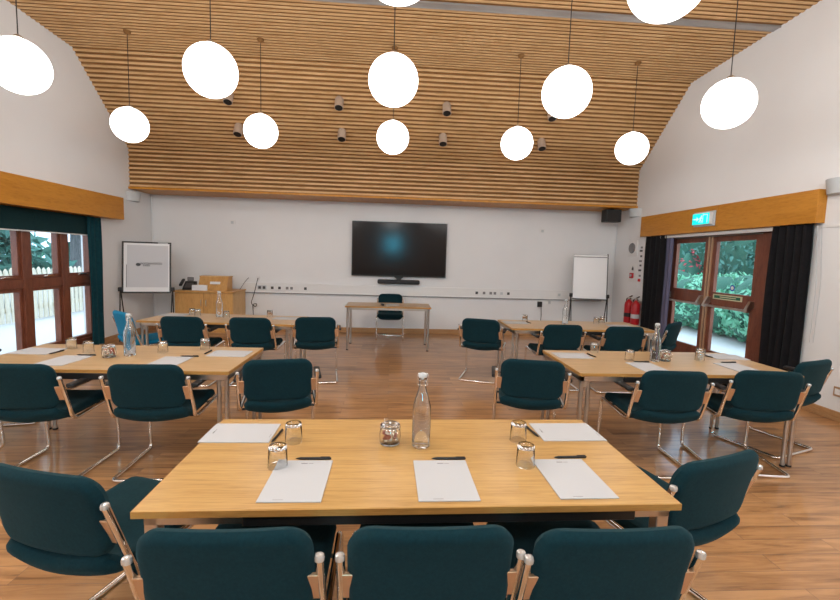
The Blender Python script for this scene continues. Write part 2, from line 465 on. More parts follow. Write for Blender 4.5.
def curve_at(pts, s):
    """point and normal on a polyline (y,z) at arclength fraction s"""
    L = [0]
    for a, c in zip(pts, pts[1:]): L.append(L[-1]+math.hypot(c[0]-a[0], c[1]-a[1]))
    t = max(0, min(1, s))*L[-1]
    for k in range(len(pts)-1):
        if t <= L[k+1] or k == len(pts)-2:
            u = (t-L[k])/(L[k+1]-L[k]); a, c = pts[k], pts[k+1]
            p = (a[0]+(c[0]-a[0])*u, a[1]+(c[1]-a[1])*u)
            break
    return p
def smoothpts(c, n=3):
    for _ in range(n):
        o = [c[0]]
        for a, d in zip(c, c[1:]):
            o += [(a[0]*.75+d[0]*.25, a[1]*.75+d[1]*.25), (a[0]*.25+d[0]*.75, a[1]*.25+d[1]*.75)]
        o.append(c[-1]); c = o
    return c
SEATP = smoothpts([(-.285,.545),(-.262,.48),(-.17,.455),(0,.452),(.16,.462),(.24,.462),(.285,.405)])
BACKP = smoothpts([(-.262,.515),(-.275,.62),(-.325,.815)])
def sheet_f(P, L, sagz, sagy):
    def f(x, y, off):
        s = (y+L/2)/L
        p = curve_at(P, s); q = curve_at(P, min(1,s+.01)); q0 = curve_at(P, max(0,s-.01))
        d = Vector((0,q[0]-q0[0],q[1]-q0[1])).normalized(); n = Vector((0,-d.z,d.y))
        k = 1-(x/.235)**2
        v = Vector((x, p[0], p[1])) + n*off
        v.z -= sagz(s)*k; v.y -= sagy(s)*k
        return v
    return f
def seat_bm():
    L = .66
    return cushion(new(), .465, L, .085, .062, .030, sheet_f(SEATP, L, lambda s: .035*max(0,1-s*2.2)+.008, lambda s: .02*max(0,1-s*3)), 20, 34)
def back_bm():
    L = .315
    return cushion(new(), .465, L, .075, .050, .026, sheet_f(BACKP, L, lambda s: -.006*s, lambda s: .028), 22, 18)
def make_chair(label, armed, fab='fab', hw=.25):
    t = thing('conference_chair', label, 'chair')
    obj('seat', seat_bm(), fab, t, True); obj('backrest', back_bm(), fab, t, True)
    r = .0130
    side = lambda s: [(s*hw,-.322,.727),(s*hw,-.215,.425),(s*(hw-.004),.235,.445),(s*(hw-.004),.265,r),(s*(hw-.004),-.265,r)]
    pts = side(-1) + side(1)[::-1]
    b = new(); tube(b, pts, r, 10, .045, 5)
    obj('tube_frame', b, 'chrome', t, True)
    b = new(); tube(b, [(-hw+.01,.10,.43),(hw-.01,.10,.43)], .008, 8); tube(b, [(-hw+.01,-.14,.415),(hw-.01,-.14,.415)], .008, 8); obj('seat_support', b, 'blackmetal', t, True)
    for s in (-1, 1):
        b = new(); lathe(b, [(.0134,-.010),(.0142,0),(.012,.006),(.005,.009)], 12, (s*hw,-.3225,.729)); obj('end_cap', b, 'cap', t, True)
        b = new(); xa, xb = sorted((s*(hw-.004), s*(hw-.040)))
        box(b, xa, xb, -.316, -.300, .572, .668, .002, 1)
        for v in b.verts: v.co.y += (.67-v.co.z)*.36
        obj('bracket', b, 'bracket', t)
        if armed:
            b = new(); xx = s*(hw+.012)
            tube(b, [(s*hw,-.298,.655),(xx,-.24,.638),(xx,-.02,.640)], .009, 8, .03); a = obj('arm_bracket', b, 'chrome', t, True)
            b = new(); box(b, xx-.024, xx+.024, -.26, .02, .646, .672, .010, 3); obj('arm_pad', b, 'black', t, True)
    return t
protoA = make_chair('', False); protoB = make_chair('', True, hw=.262); protoC = make_chair('', False, 'fabsheen')
used = {}
def chair(x, y, rz, label, armed=False, group=None, proto=None):
    p = proto or (protoB if armed else protoA)
    if p.name not in used:
        used[p.name] = 1; p.location = (x,y,0); p.rotation_euler = (0,0,rad(rz)); p['label'] = label
        if group: p['group'] = group
        return p
    return dup(p, (x,y,0), rad(rz), label, group)
g1 = 'teal armless chairs around the front table'
chair(-.425, 1.462, 0, 'dark teal chair at the front table, seat tucked under its near left part', group=g1)
chair(.130, 1.462, 0, 'dark teal chair at the front table, middle of the three along its near edge', group=g1)
chair(.640, 1.445, 1, 'dark teal chair at the front table, rightmost of the three along its near edge', group=g1)
chair(-1.04, 1.775, -16, 'dark teal chair turned in at the left end of the front table', group=g1)
chair(1.185, 1.875, 19, 'dark teal chair turned in at the right end of the front table', group=g1)
g2 = 'teal armchairs around the middle left table'
chair(-1.56, 3.19, 2, 'dark teal armchair at near side of middle left table, nearer the room centre', True, g2)
chair(-2.31, 3.16, 0, 'dark teal armchair at near side of middle left table, nearer the windows', True, g2)
chair(-.83, 3.37, 12, 'dark teal armchair facing the back wall at the right end of the middle left table', True, g2)
chair(-3.22, 3.62, -76, 'dark teal armchair at the window end of middle left table, only its chrome sled showing', True, g2)
g3 = 'teal armchairs around the middle right table'
chair(1.135, 3.46, -13, 'dark teal armchair at the left end of the middle right table, facing the back wall', True, g3)
chair(2.00, 3.20, -3, 'dark teal armchair at the near side of the middle right table, left one of two', True, g3)
chair(2.75, 3.23, -8, 'dark teal armchair at the near side of the middle right table, right one of two', True, g3)
chair(3.30, 3.58, 20, 'dark teal armchair at the curtain end of the middle right table, nearest the right wall', True, g3)
g4 = 'teal chairs around the back left table'
chair(-.91, 5.50, 8, 'dark teal armchair at the right end of the back left table, near the presenter desk', True, g4)
chair(-1.57, 5.36, 0, 'dark teal armchair at the near side of the back left table, right one of two', True, g4)
chair(-2.30, 5.33, 0, 'dark teal armchair at the near side of the back left table, left one of two', True, g4)
chair(-2.90, 5.56, -40, 'teal chair with painted window sheen at the back left table left end below the flipchart', False, g4, protoC)
g5 = 'teal chairs around the back right table'
chair(1.22, 5.62, -20, 'dark teal armchair at the left end of back right table, whole sled frame visible', True, g5)
chair(2.02, 5.30, 0, 'dark teal armchair at the near side of the back right table, left one of two', True, g5)
chair(2.73, 5.24, 0, 'dark teal armchair at the near side of the back right table, right one of two', True, g5)
chair(3.42, 5.62, 38, 'dark teal chair turned in at the door end of the back right table', False, g5)
chair(.0, 8.30, 180, 'dark teal chair behind the presenter desk, facing the room under the television')

# ------------------------------------------------------------------ tables
def table(x, y, rz, w, d, label, top='oaklit', double=True, front=False, name='meeting_table', inset=.02):
    t = thing(name, label, 'table', (x,y,0), rad(rz), None)
    b = new(); box(b, -w/2, w/2, -d/2, d/2, .706, .73, .004, 2); tp = obj('tabletop', b, top, t)
    b = new()
    for a in ((-w/2-.001,w/2+.001,-d/2-.0015,-d/2+.002),(-w/2-.001,w/2+.001,d/2-.002,d/2+.0015),(-w/2-.0015,-w/2+.002,-d/2,d/2),(w/2-.002,w/2+.0015,-d/2,d/2)):
        box(b, a[0], a[1], a[2], a[3], .7065, .7285)
    obj('edge_band', b, 'oakedge', tp)
    i = inset
    j = i; i = i+.004
    b = new()
    for a in ((-w/2+i,w/2-i,-d/2+i,-d/2+i+.03),(-w/2+i,w/2-i,d/2-i-.03,d/2-i),(-w/2+i,-w/2+i+.03,-d/2+i,d/2-i),(w/2-i-.03,w/2-i,-d/2+i,d/2-i)):
        box(b, a[0], a[1], a[2], a[3], .668, .706, .002, 1)
    obj('under_frame', b, 'steel', t)
    if front or w > 1.5:
        b = new(); box(b, -w/2+.33, w/2-.33 if not front else w/2-.15, -d/2+i-.006, -d/2+i+.036, .662, .7055, .003, 1)
        box(b, -w/2+.33, w/2-.33, -.03, .03, .68, .7055, .003, 1)
        obj('cross_rail', b, 'blackmetal', t)
    for sx in (-1, 1):
        for sy in (-1, 1):
            b = new(); lx, ly = sx*(w/2-i-(.022 if front else .017)), sy*(d/2-i-(.022 if front else .020))
            if front: box(b, lx-.022, lx+.022, ly-.022, ly+.022, .012, .706, .005, 2)
            elif double:
                for k in (0, 1):
                    tube(b, [(lx-sx*k*.052,ly,.012),(lx-sx*k*.052,ly,.706)], .0155, 10)
                box(b, min(lx,lx-sx*.052), max(lx,lx-sx*.052), ly-.004, ly+.004, .62, .66)
            else: tube(b, [(lx,ly,.012),(lx,ly,.706)], .019, 12)
            lg = obj('leg', b, 'steel', t, not front)
            b = new()
            for k in ((0,1) if double and not front else (0,)):
                lathe(b, [(.019,0),(.021,.003),(.019,.014)], 12, (lx-sx*k*.052,ly,0))
            obj('foot', b, 'black', lg, True)
    return t
table(.106, 1.765, .7, 1.8, .79, 'large honey oak table in the foreground with five pads and a bottle', 'oak', False, True)
table(-1.985, 3.44, -.5, 1.8, .80, 'oak table on the left by the windows, second row from the camera', inset=0)
table(2.285, 3.52, 0, 1.75, .82, 'oak table on the right by the garden doors, second row from the camera', inset=0)
table(-1.98, 5.53, -3, 1.8, .72, 'oak table at the back left in front of the oak cabinet', inset=.02)
table(2.37, 5.55, 0, 1.8, .74, 'oak table at the back right in front of the flipchart', inset=0)
table(-.03, 7.48, 0, 1.4, .64, 'small presenter desk standing alone below the television', 'oaklit', False, False, 'presenter_desk')
TZ = .7305

# ------------------------------------------------------------------ stationery and glassware
def pad(x, y, rz, label, group, mark=True):
    t = thing('paper_pad', label, 'notepad', (x,y,TZ), rad(rz), group)
    b = new(); box(b, -.105, .105, -.1485, .1485, 0, .004, .0008, 1); obj('pages', b, 'paper', t)
    if mark:
        b = new(); box(b, -.012, .012, .118, .124, .004, .0043); box(b, .016, .034, .119, .122, .004, .0043); obj('header_mark', b, 'grey', t)
        b = new(); box(b, -.055, -.02, -.138, -.136, .004, .0043); obj('footer_line', b, 'grey', t)
def pen(x, y, rz, label, group, z=TZ, L=.14):
    t = thing('ballpoint_pen', label, 'pen', (x,y,z+.0055), rad(rz), group)
    b = new(); lathe(b, [(.0008,-.07),(.003,-.062),(.0052,-.05),(.0055,.03),(.005,.066),(.003,.07)], 10, (0,0,0), 'x'); obj('barrel', b, 'black', t, True)
    b = new(); box(b, .028, .066, -.0015, .0015, .0045, .0075, .0005, 1); obj('clip', b, 'black', t)
gp = 'blank paper pads on the tables'; gn = 'black ballpoint pens on the tables'
fr = 'on the front table'
PADS = [(-.655,1.975,90,'white paper pad lying crosswise at the back left corner of the front table'),
 (-.317,1.55,0,'white paper pad by the near edge of front table, left of three in row'),
 (.213,1.55,.7,'white paper pad by the near edge of the front table, in line with bottle'),
 (.70,1.56,1,'white paper pad by the near edge of front table, right of three in row'),
 (.855,2.0,91,'white paper pad lying crosswise at the back right corner of the front table'),
 (-2.72,3.56,87,'white paper pad lying crosswise at the window end of the middle left table'),
 (-2.33,3.275,-3,'white paper pad at the near edge of the middle left table, left one'),
 (-1.60,3.285,-2,'white paper pad at near edge of middle left table, between bottle and right end'),
 (-1.27,3.575,88,'white paper pad lying crosswise at the right end of the middle left table'),
 (1.59,3.70,90,'white paper pad lying crosswise at the left end of the middle right table'),
 (2.045,3.315,0,'white paper pad at the near edge of the middle right table, left of the bottle'),
 (2.82,3.34,0,'white paper pad at the near edge of the middle right table, right of the jar'),
 (3.03,3.74,84,'white paper pad lying crosswise at the curtain end of the middle right table'),
 (-2.70,5.72,88,'white paper pad lying crosswise at the left end of the back left table'),
 (-2.40,5.37,0,'white paper pad at the near edge of the back left table behind the left chair'),
 (-1.30,5.60,88,'white paper pad lying crosswise at the right end of the back left table'),
 (1.64,5.64,90,'white paper pad lying crosswise at the left end of the back right table'),
 (2.98,5.52,90,'white paper pad lying crosswise at the right end of the back right table')]
for i, (x,y,r,l) in enumerate(PADS): pad(x,y,r,l,gp,i < 13)
PENS = [(-.29,1.712,0,'black pen above the left pad of the near row on the front table'),
 (.25,1.712,0,'black pen above the pad in line with the bottle on the front table'),
 (.76,1.724,2,'black pen above the right pad of the near row on the front table'),
 (-.487,1.935,84,'black pen at the inner edge of the crosswise pad, front table back left'),
 (.685,2.0,100,'black pen at the inner edge of the crosswise pad, front table back right'),
 (-2.55,3.52,84,'black pen at the inner edge of the crosswise pad by the windows'),
 (-2.28,3.44,0,'black pen above the left near pad of the middle left table'),
 (-1.53,3.45,0,'black pen above the right near pad of the middle left table'),
 (-1.45,3.60,88,'black pen beside the crosswise pad at the right end of the middle left table'),
 (1.765,3.70,100,'black pen beside the crosswise pad at the left end of the middle right table'),
 (2.09,3.485,0,'black pen above the left near pad of the middle right table'),
 (2.87,3.51,0,'black pen above the right near pad of the middle right table'),
 (2.86,3.76,100,'black pen beside the crosswise pad at the curtain end of the middle right table'),
 (1.82,5.66,100,'black pen beside the crosswise pad on the back right table')]
for x,y,r,l in PENS: pen(x,y,r,l,gn)

def tumbler(loc, label, first=[]):
    if first: return dup(first[0], loc, 0, label)
    t = thing('tumbler', label, 'glass', loc, 0, 'upturned tumblers on the tables')
    # standing upside down: open rim on the table, thick base on top
    b = new(); lathe(b, [(.0345,0),(.0375,0),(.0345,.078),(.032,.084),(.012,.086),(.010,.082),(.004,.080),(.0008,.080)], 24)
    bm2 = new()
    prof_o = [(.0372,.0),(.0345,.079),(.0315,.085),(.012,.0855),(.009,.082),(.0005,.082)]
    prof_i = [(.0005,.066),(.026,.067),(.0315,.071),(.0345,.0)]
    b.free()
    p = prof_o + prof_i
    rings = []
    # closed revolved shell: outer up, inner back down
    seg = 24
    for r, z in p: rings.append([bm2.verts.new((r*math.cos(2*PI*k/seg), r*math.sin(2*PI*k/seg), z)) for k in range(seg)])
    for i in range(len(rings)):
        if i == 5: 
            bm2.faces.new(rings[5]); continue
        j = (i+1) % len(rings)
        for k in range(seg): bm2.faces.new((rings[i][k], rings[i][(k+1)%seg], rings[j][(k+1)%seg], rings[j][k]))
    bm2.faces.new(rings[6])
    obj('glass_body', bm2, 'glass', t, True)
    first.append(t); return t
for x,y,l in [(-.415,1.655,'upturned glass tumbler left of the near left pad pen on the front table'),
 (-.405,1.885,'upturned glass tumbler by the crosswise pad at the back left of the front table'),
 (.552,1.665,'upturned glass tumbler left of the near right pad on the front table'),
 (.592,1.905,'upturned glass tumbler by the crosswise pad at the back right of the front table'),
 (-2.55,3.68,'upturned glass tumbler at the window end of the middle left table, farther one'),
 (-2.34,3.56,'upturned glass tumbler left of the sweet jar on the middle left table'),
 (-1.80,3.60,'upturned glass tumbler right of the bottle on the middle left table'),
 (-1.53,3.74,'upturned glass tumbler at the back edge of the middle left table, right part'),
 (2.03,3.56,'upturned glass tumbler left of the bottle on the middle right table'),
 (2.68,3.60,'upturned glass tumbler right of the jar on the middle right table, nearer one'),
 (2.76,3.70,'upturned glass tumbler right of the jar on the middle right table, beside another tumbler'),
 (1.86,3.86,'upturned glass tumbler at the back edge of the middle right table, left part'),
 (-2.50,5.74,'upturned glass tumbler on the back left table between the two left pads'),
 (-2.40,5.66,'upturned glass tumbler on the back left table, left of the bottle'),
 (-2.02,5.58,'upturned glass tumbler right beside the bottle on the back left table'),
 (-1.53,5.72,'upturned glass tumbler on the back left table by the right crosswise pad'),
 (1.82,5.83,'upturned glass tumbler on the back right table behind the left crosswise pad'),
 (2.76,5.72,'upturned glass tumbler on the back right table by the right crosswise pad'),
 (2.88,5.80,'upturned glass tumbler on the back right table, farther one of the right pair')]:
    tumbler((x,y,TZ), l)

def bottle(loc, label, first=[]):
    if first: return dup(first[0], loc, 0, label)
    t = thing('swing_top_bottle', label, 'bottle', loc, 0, 'clear swing top water bottles on the tables'); t.scale = (1.05,1.05,1.04)
    seg = 28
    o = [(.0005,.010),(.020,.004),(.034,.0),(.0375,.005),(.0378,.155),(.0355,.178),(.026,.210),(.0175,.238),(.0145,.258),(.0145,.276),(.0175,.279),(.0175,.290),(.0145,.292)]
    n = [(.0110,.292),(.0110,.256),(.0145,.236),(.0235,.208),(.0328,.177),(.0348,.155),(.0345,.016),(.022,.013),(.0005,.018)]
    b = new(); rings = [[b.verts.new((r*math.cos(2*PI*k/seg), r*math.sin(2*PI*k/seg), z)) for k in range(seg)] for r, z in o+n]
    for i in range(len(rings)-1):
        for k in range(seg): b.faces.new((rings[i][k], rings[i][(k+1)%seg], rings[i+1][(k+1)%seg], rings[i+1][k]))
    b.faces.new(rings[0]); b.faces.new(rings[-1])
    obj('glass_body', b, 'glass', t, True)
    b = new(); lathe(b, [(.010,.284),(.0105,.292),(.0165,.293),(.0175,.297),(.0172,.306),(.015,.309),(.003,.310)], 18); st = obj('stopper', b, 'offwhite', t, True)
    b = new()
    for s in (-1, 1): tube(b, [(s*.005,0,.313),(s*.020,0,.308),(s*.0215,0,.285),(s*.0205,0,.262),(s*.016,-.004,.258)], .0014, 6, .006)
    tube(b, [(-.0155,-.004,.262),(-.011,-.0145,.262),(.011,-.0145,.262),(.0155,-.004,.262)], .0014, 6, .006)
    obj('wire_clip', b, 'chrome', t, True)
    b = new(); lathe(b, [(.022,.0125),(.0343,.0155),(.0347,.12),(.0347,.121),(.0005,.1212)], 24)
    first.append(t); b.free(); return t
for x,y,l in [(.146,1.845,'tall clear swing top water bottle on the front table'),
 (-1.98,3.47,'clear swing top water bottle on the middle left table right of the sweet jar'),
 (2.24,3.54,'clear swing top water bottle on the middle right table beside a jar'),
 (-2.12,5.62,'clear swing top water bottle on the back left table in front of the cabinet'),
 (2.30,5.64,'clear swing top water bottle on the back right table')]:
    bottle((x,y,TZ), l)

def jar(loc, label, sl, k):
    t = thing('clip_top_jar', label, 'jar', loc, rad(20), 'small clip top jars of sweets on the tables'); t.scale = (1.3,)*3
    seg = 24
    o = [(.0005,.003),(.028,.0),(.034,.004),(.0365,.030),(.034,.050),(.030,.056),(.031,.060)]
    n = [(.028,.060),(.0275,.056),(.0315,.048),(.034,.030),(.0315,.007),(.0005,.006)]
    b = new(); rings = [[b.verts.new((r*math.cos(2*PI*q/seg), r*math.sin(2*PI*q/seg), z)) for q in range(seg)] for r, z in o+n]
    for i in range(len(rings)-1):
        for q in range(seg): b.faces.new((rings[i][q], rings[i][(q+1)%seg], rings[i+1][(q+1)%seg], rings[i+1][q]))
    b.faces.new(rings[0]); b.faces.new(rings[-1]); obj('glass_body', b, 'glass', t, True)
    b = new(); lathe(b, [(.0005,.0615),(.033,.0615),(.0335,.066),(.027,.071),(.012,.075),(.0005,.076)], 24); obj('lid', b, 'glass', t, True)
    b = new()
    ring = [(.0345*math.cos(a), .0345*math.sin(a), .0585) for a in [2*PI*i/24 for i in range(25)]]
    tube(b, ring, .0012, 6)
    tube(b, [(-.008,-.034,.060),(-.008,-.046,.052),(-.008,-.043,.030),(.008,-.043,.030),(.008,-.046,.052),(.008,-.034,.060)], .0013, 6, .004)
    tube(b, [(-.007,.034,.060),(-.007,.040,.070),(.007,.040,.070),(.007,.034,.060)], .0013, 6, .003)
    obj('wire_clip', b, 'chrome', t, True)
    b = new(); b2 = new(); rnd = random.Random(k)
    for i in range(46):
        a = rnd.uniform(0, 2*PI); r = .024*math.sqrt(rnd.random()); z = rnd.uniform(.014,.046)
        tgt = b if i % 2 else b2
        m = Matrix.Translation((r*math.cos(a), r*math.sin(a), z)) @ Matrix.Rotation(rnd.uniform(0,3), 4, 'X') @ Matrix.Rotation(rnd.uniform(0,3), 4, 'Z') @ Matrix.Diagonal((1.35,.8,.8,1))
        bmesh.ops.create_icosphere(tgt, subdivisions=1, radius=.0062, matrix=m)
    s = obj('wrapped_sweets', b, 'sweetred', None, True, loc); tag(s, sl, 'sweets', None, 'stuff')
    obj('pale_sweets', b2, 'sweetwhite', s, True); s.scale = (1.3,)*3
jar((.012,1.868,TZ), 'small clip top glass jar left of the bottle on the front table', 'red and cream wrapped sweets inside the jar on the front table', 1)
jar((-2.09,3.40,TZ), 'small clip top glass jar between the chairs on the middle left table', 'red and cream wrapped sweets inside the jar on the middle left table', 2)
jar((2.335,3.55,TZ), 'small clip top glass jar touching distance from the bottle on the middle right table', 'red and cream wrapped sweets inside the jar on the middle right table', 3)
# presenter desk items
b = new(); box(b, -.105, .105, -.06, .06, 0, .012, .001, 1)
tag(obj('folded_paper', b, 'paper', None, False, (.04,7.42,TZ), rad(2)), 'white papers lying on the presenter desk in front of the chair', 'paper')
t = thing('remote_control', 'small black remote control beside the papers on the presenter desk', 'remote', (-.13,7.36,TZ), rad(12))
b = new(); box(b, -.02, .02, -.07, .07, 0, .03, .005, 2); obj('body', b, 'black', t, True)
b = new(); box(b, -.012, .012, .0, .05, .030, .0315); obj('buttons', b, 'grey', t)

# ------------------------------------------------------------------ pendant globes and spotlights
def ceil_z(y): return 4.37 + (6.9-y)*.37/9.5
def globe(x, y, z, label, first=[]):
    zc = ceil_z(y); r = .224
    t = thing('globe_pendant', label, 'pendant lamp', (x,y,z), 0, 'white globe pendant lamps')
    b = new(); bmesh.ops.create_uvsphere(b, u_segments=40, v_segments=24, radius=r); obj('globe', b, 'globe', t, True)
    b = new(); lathe(b, [(.045,0),(.05,.012),(.03,.03),(.008,.045)], 20, (0,0,r-.008)); obj('gallery', b, 'steel', t, True)
    b = new(); tube(b, [(0,0,r+.03),(0,0,zc-z-.02)], .0045, 8); obj('cord', b, 'blackmetal', t, True)
    b = new(); lathe(b, [(.012,-.05),(.04,-.03),(.045,-.004)], 20, (0,0,zc-z)); obj('ceiling_rose', b, 'slatback', t, True)
rows = [(6.36,[3.19,3.19,3.19,3.19,3.195],[-3.53,-1.815,-.02,1.735,3.42],'back row of globes','just in front of the sloping slats'),
        (4.18,[3.07,3.12,3.125,3.105,3.085],[-3.215,-1.62,-.02,1.585,3.165],'middle row of globes',''),
        (2.65,[3.20,3.20],[-.0,1.57],'nearest row of globes, top edge','')]
pos5 = ['leftmost of five','second from left of five','centre of five','second from right of five','rightmost of five']
for y,z,xs,rn,_ in rows:
    for i, x in enumerate(xs):
        p = pos5[i] if len(xs) == 5 else ['left one','right one'][i]
        globe(x, y, z[i], 'round white globe pendant, %s in the %s' % (p, rn))
# the rows of lamps behind and outside the frame light the room as well
for x, y in ((-3.2,2.65),(-1.6,2.5),(3.2,2.65),(-3.2,.9),(-1.6,.9),(0,.9),(1.6,.9),(3.2,.9),(-2.4,-.9),(0,-.9),(2.4,-.9)):
    L = bpy.data.lights.new('lamp_light', 'POINT'); L.energy = 38; L.color = (1,.985,.965); L.shadow_soft_size = .23
    o = bpy.data.objects.new('lamp_light', L); C.objects.link(o); o.location = (x,y,3.1)
def spot(x, y, z, label, first=[]):
    if first: return dup(first[0], (x,y,z), 0, label)
    t = thing('ceiling_spotlight', label, 'spotlight', (x,y,z), 0, 'small beige cylinder spotlights on the sloping slats')
    b = new(); lathe(b, [(.035,.10),(.055,.092),(.068,.065),(.070,-.095),(.004,-.095)], 24); bmesh.ops.rotate(b, verts=b.verts, matrix=Matrix.Rotation(rad(-24), 3, 'X')); obj('housing', b, 'spotbody', t, True)
    b = new(); lathe(b, [(.060,-.094),(.062,-.098),(.004,-.098)], 20); bmesh.ops.rotate(b, verts=b.verts, matrix=Matrix.Rotation(rad(-24), 3, 'X')); obj('lens', b, 'black', t, True)
    b = new(); tube(b, [(0,.0,.02),(0,.06,.06)], .015, 8); obj('mount', b, 'spotbody', t, True)
    first.append(t); return t
M['spotbody'] = mat('beige_metal', (.50,.39,.31), .5)
for i, x in enumerate((-2.58,-.88,.83,2.55)):
    n = ['leftmost','second from left','second from right','rightmost'][i]
    spot(x, 7.32, 3.93, 'small beige cylinder spotlight, %s of the upper row on the slatted slope' % n)
    spot(x, 7.75, 3.56, 'small beige cylinder spotlight, %s of the lower row on the slatted slope' % n)

# ------------------------------------------------------------------ back wall equipment
t = thing('television', 'large black flat screen television mounted on the back wall', 'television', (.155,8.84,1.685), 0)
W2, H2 = .935, .535
b = new(); box(b, -W2, W2, -.028, .028, -H2, H2, .006, 2); obj('casing', b, 'black', t)
b = new(); box(b, -W2+.018, W2-.018, -.030, -.0275, -H2+.024, H2-.018); obj('screen', b, 'tvscreen', t)
b = new(); box(b, -.3, .3, .028, .058, -.25, .25); obj('wall_mount', b, 'blackmetal', t)
t = thing('video_bar', 'slim black video bar hanging below the television', 'speaker', (.155,8.80,1.05), 0)
b = new(); box(b, -.42, .42, -.035, .035, -.048, .040, .030, 4); obj('bar', b, 'soundbar', t, True)
b = new(); lathe(b, [(.022,0),(.020,-.012),(.004,-.014)], 16, (0,-.035,0), 'y'); obj('camera_lens', b, 'black', t, True)
b = new(); prism(b, [(-.10,.105),(.10,.105),(.045,.05),(.045,-.05),(-.045,-.05),(-.045,.05)], .02, .05, 'xz'); obj('bracket', b, 'blackmetal', t)

def socket(x, z, w, label, gang, face='white', ins='darkgrey', y=YB-.045, grp='sockets on the wall trunking'):
    t = thing('wall_socket', label, 'socket', (x,y,z), 0, grp)
    b = new(); box(b, -w/2, w/2, -.010, 0, -.043, .043, .003, 1); obj('face_plate', b, face, t)
    for k in range(gang):
        cx = -w/2 + w*(k+.5)/gang
        b = new(); box(b, cx-.026, cx+.026, -.013, -.0095, -.026, .026, .002, 1); obj('insert', b, ins, t)
sx = [(-2.52,.17,2,'darkgrey','leftmost, a dark double one'),(-2.32,.09,1,'darkgrey','second from left'),(-2.18,.09,1,'darkgrey','third from left'),
      (-1.99,.17,2,'grey','fourth from left, a double one'),(-1.83,.09,1,'white','fifth from left, all white'),(-1.68,.09,1,'darkgrey','rightmost of the left group')]
for x,w,g,ins,l in sx: socket(x, .865, w, 'socket on the white trunking left of the desk, '+l, g, 'white' if ins != 'darkgrey' or g == 1 else 'offwhite', ins)
sx = [(1.74,.09,1,'darkgrey','leftmost'),(1.89,.09,1,'grey','second from left'),(2.07,.17,2,'grey','third from left, a double one'),(2.25,.09,1,'offwhite','fourth from left, pale'),(2.39,.09,1,'darkgrey','fifth from left, dark'),(3.45,.09,1,'offwhite','the single one near the right flipchart')]
for x,w,g,ins,l in sx: socket(x, .865, w, 'socket on the white trunking right of the desk, '+l, g, 'white', ins)
socket(-3.09, 2.11, .11, 'small grey wall plate high on the back wall, left of the television', 1, 'white', 'offwhite', YB, 'wall plates high on the back wall')
socket(3.04, 2.15, .11, 'small grey wall plate high on the back wall, right of the television', 1, 'white', 'offwhite', YB, 'wall plates high on the back wall')
socket(3.27, .70, .10, 'white switched outlet below the trunking beside the black adapter', 1, 'white', 'offwhite', YB, 'outlets under the trunking')
t = thing('power_adapter', 'black power adapter plugged in under the trunking by the back right table', 'adapter', (3.06,YB-.001,.68), 0)
b = new(); box(b, -.055, .055, -.012, 0, -.07, .07, .003, 1); obj('outlet_plate', b, 'white', t)
b = new(); box(b, -.045, .045, -.06, -.012, -.075, .035, .006, 2); obj('adapter_body', b, 'black', t)
b = new(); tube(b, [(.03,-.04,-.06),(.045,-.03,-.25),(.03,-.03,-.5),(.035,-.03,-.67)], .006, 8, .05); obj('cable', b, 'cable', t, True)
b = new(); tube(b, [(-2.60,8.87,1.05),(-2.61,8.84,.98),(-2.66,8.82,.75),(-2.72,8.80,.55),(-2.62,8.79,.48),(-2.60,8.80,.56),(-2.68,8.78,.54),(-2.66,8.75,.40),(-2.63,8.7,.012)], .007, 8, .05)
tag(obj('cable', b, 'cable', None, True), 'black looped cable hanging from the wall right of the oak cabinet', 'cable')
b = new(); box(b, -2.64, -2.56, YB-.012, YB, 1.02, 1.10, .003, 1)
tag(obj('cable_outlet', b, 'white'), 'small white outlet plate above the trunking where the black cable starts', 'outlet')
b = new(); tube(b, [(-2.86,8.60,.836),(-2.83,8.80,.97),(-2.78,8.87,1.05)], .005, 6, .03); 
tag(obj('cable', b, 'cable', None, True), 'short black cable rising from the right end of the oak cabinet', 'cable')

# cabinet and what stands on it
t = thing('oak_cabinet', 'low golden oak cabinet with two doors against the back wall', 'cabinet', (0,0,0), 0)
b = new(); box(b, -3.855, -2.835, 8.17, 8.84, .06, .80, .003, 1); obj('body', b, 'cabinetlight', t)
b = new(); box(b, -3.87, -2.82, 8.13, 8.845, .80, .83, .004, 2); obj('cabinet_top', b, 'cabinet', t)
b = new(); box(b, -3.83, -2.86, 8.20, 8.82, 0, .06); obj('plinth', b, 'skirting', t)
for x0, x1, hx in ((-3.85,-3.35,-3.39),(-3.34,-2.84,-3.30)):
    b = new(); box(b, x0, x1, 8.15, 8.17, .08, .79, .003, 1); d = obj('door', b, 'cabinet', t)
    b = new(); tube(b, [(hx,8.15,.67),(hx,8.125,.66),(hx,8.125,.57),(hx,8.15,.56)], .006, 8, .01); obj('handle', b, 'steel', d, True)
t = thing('document_box', 'sloping fronted oak box standing on the cabinet', 'box', (0,0,0), 0)
b = new(); prism(b, [(8.28,.8305),(8.38,1.075),(8.58,1.075),(8.58,.8305)], -3.50, -2.99); obj('case', b, 'cabinet', t)
b = new(); box(b, -3.51, -2.98, 8.37, 8.59, 1.075, 1.09, .003, 1); obj('lid', b, 'cabinetlight', t)
b = new(); box(b, -3.30, -3.12, 8.315, 8.321, .945, .99)
for v in b.verts: v.co.y += (v.co.z-.945)*.41
obj('label_card', b, 'board', t)
t = thing('desk_phone', 'black desk telephone on the left end of the oak cabinet', 'telephone', (-3.72,8.38,.8305), rad(5))
b = new(); prism(b, [(-.10,0),(-.10,.03),(.06,.15),(.10,.15),(.10,0)], -.06, .13); obj('base', b, 'black', t)
b = new(); box(b, -.125, -.07, -.09, .09, .06, .10, .014, 3)
for v in b.verts: v.co.z += (v.co.y+.09)*.55
hs = obj('handset', b, 'black', t, True)
b = new(); box(b, -.02, .09, .045, .05, .155, .225, .003, 1); obj('screen_housing', b, 'darkgrey', t)
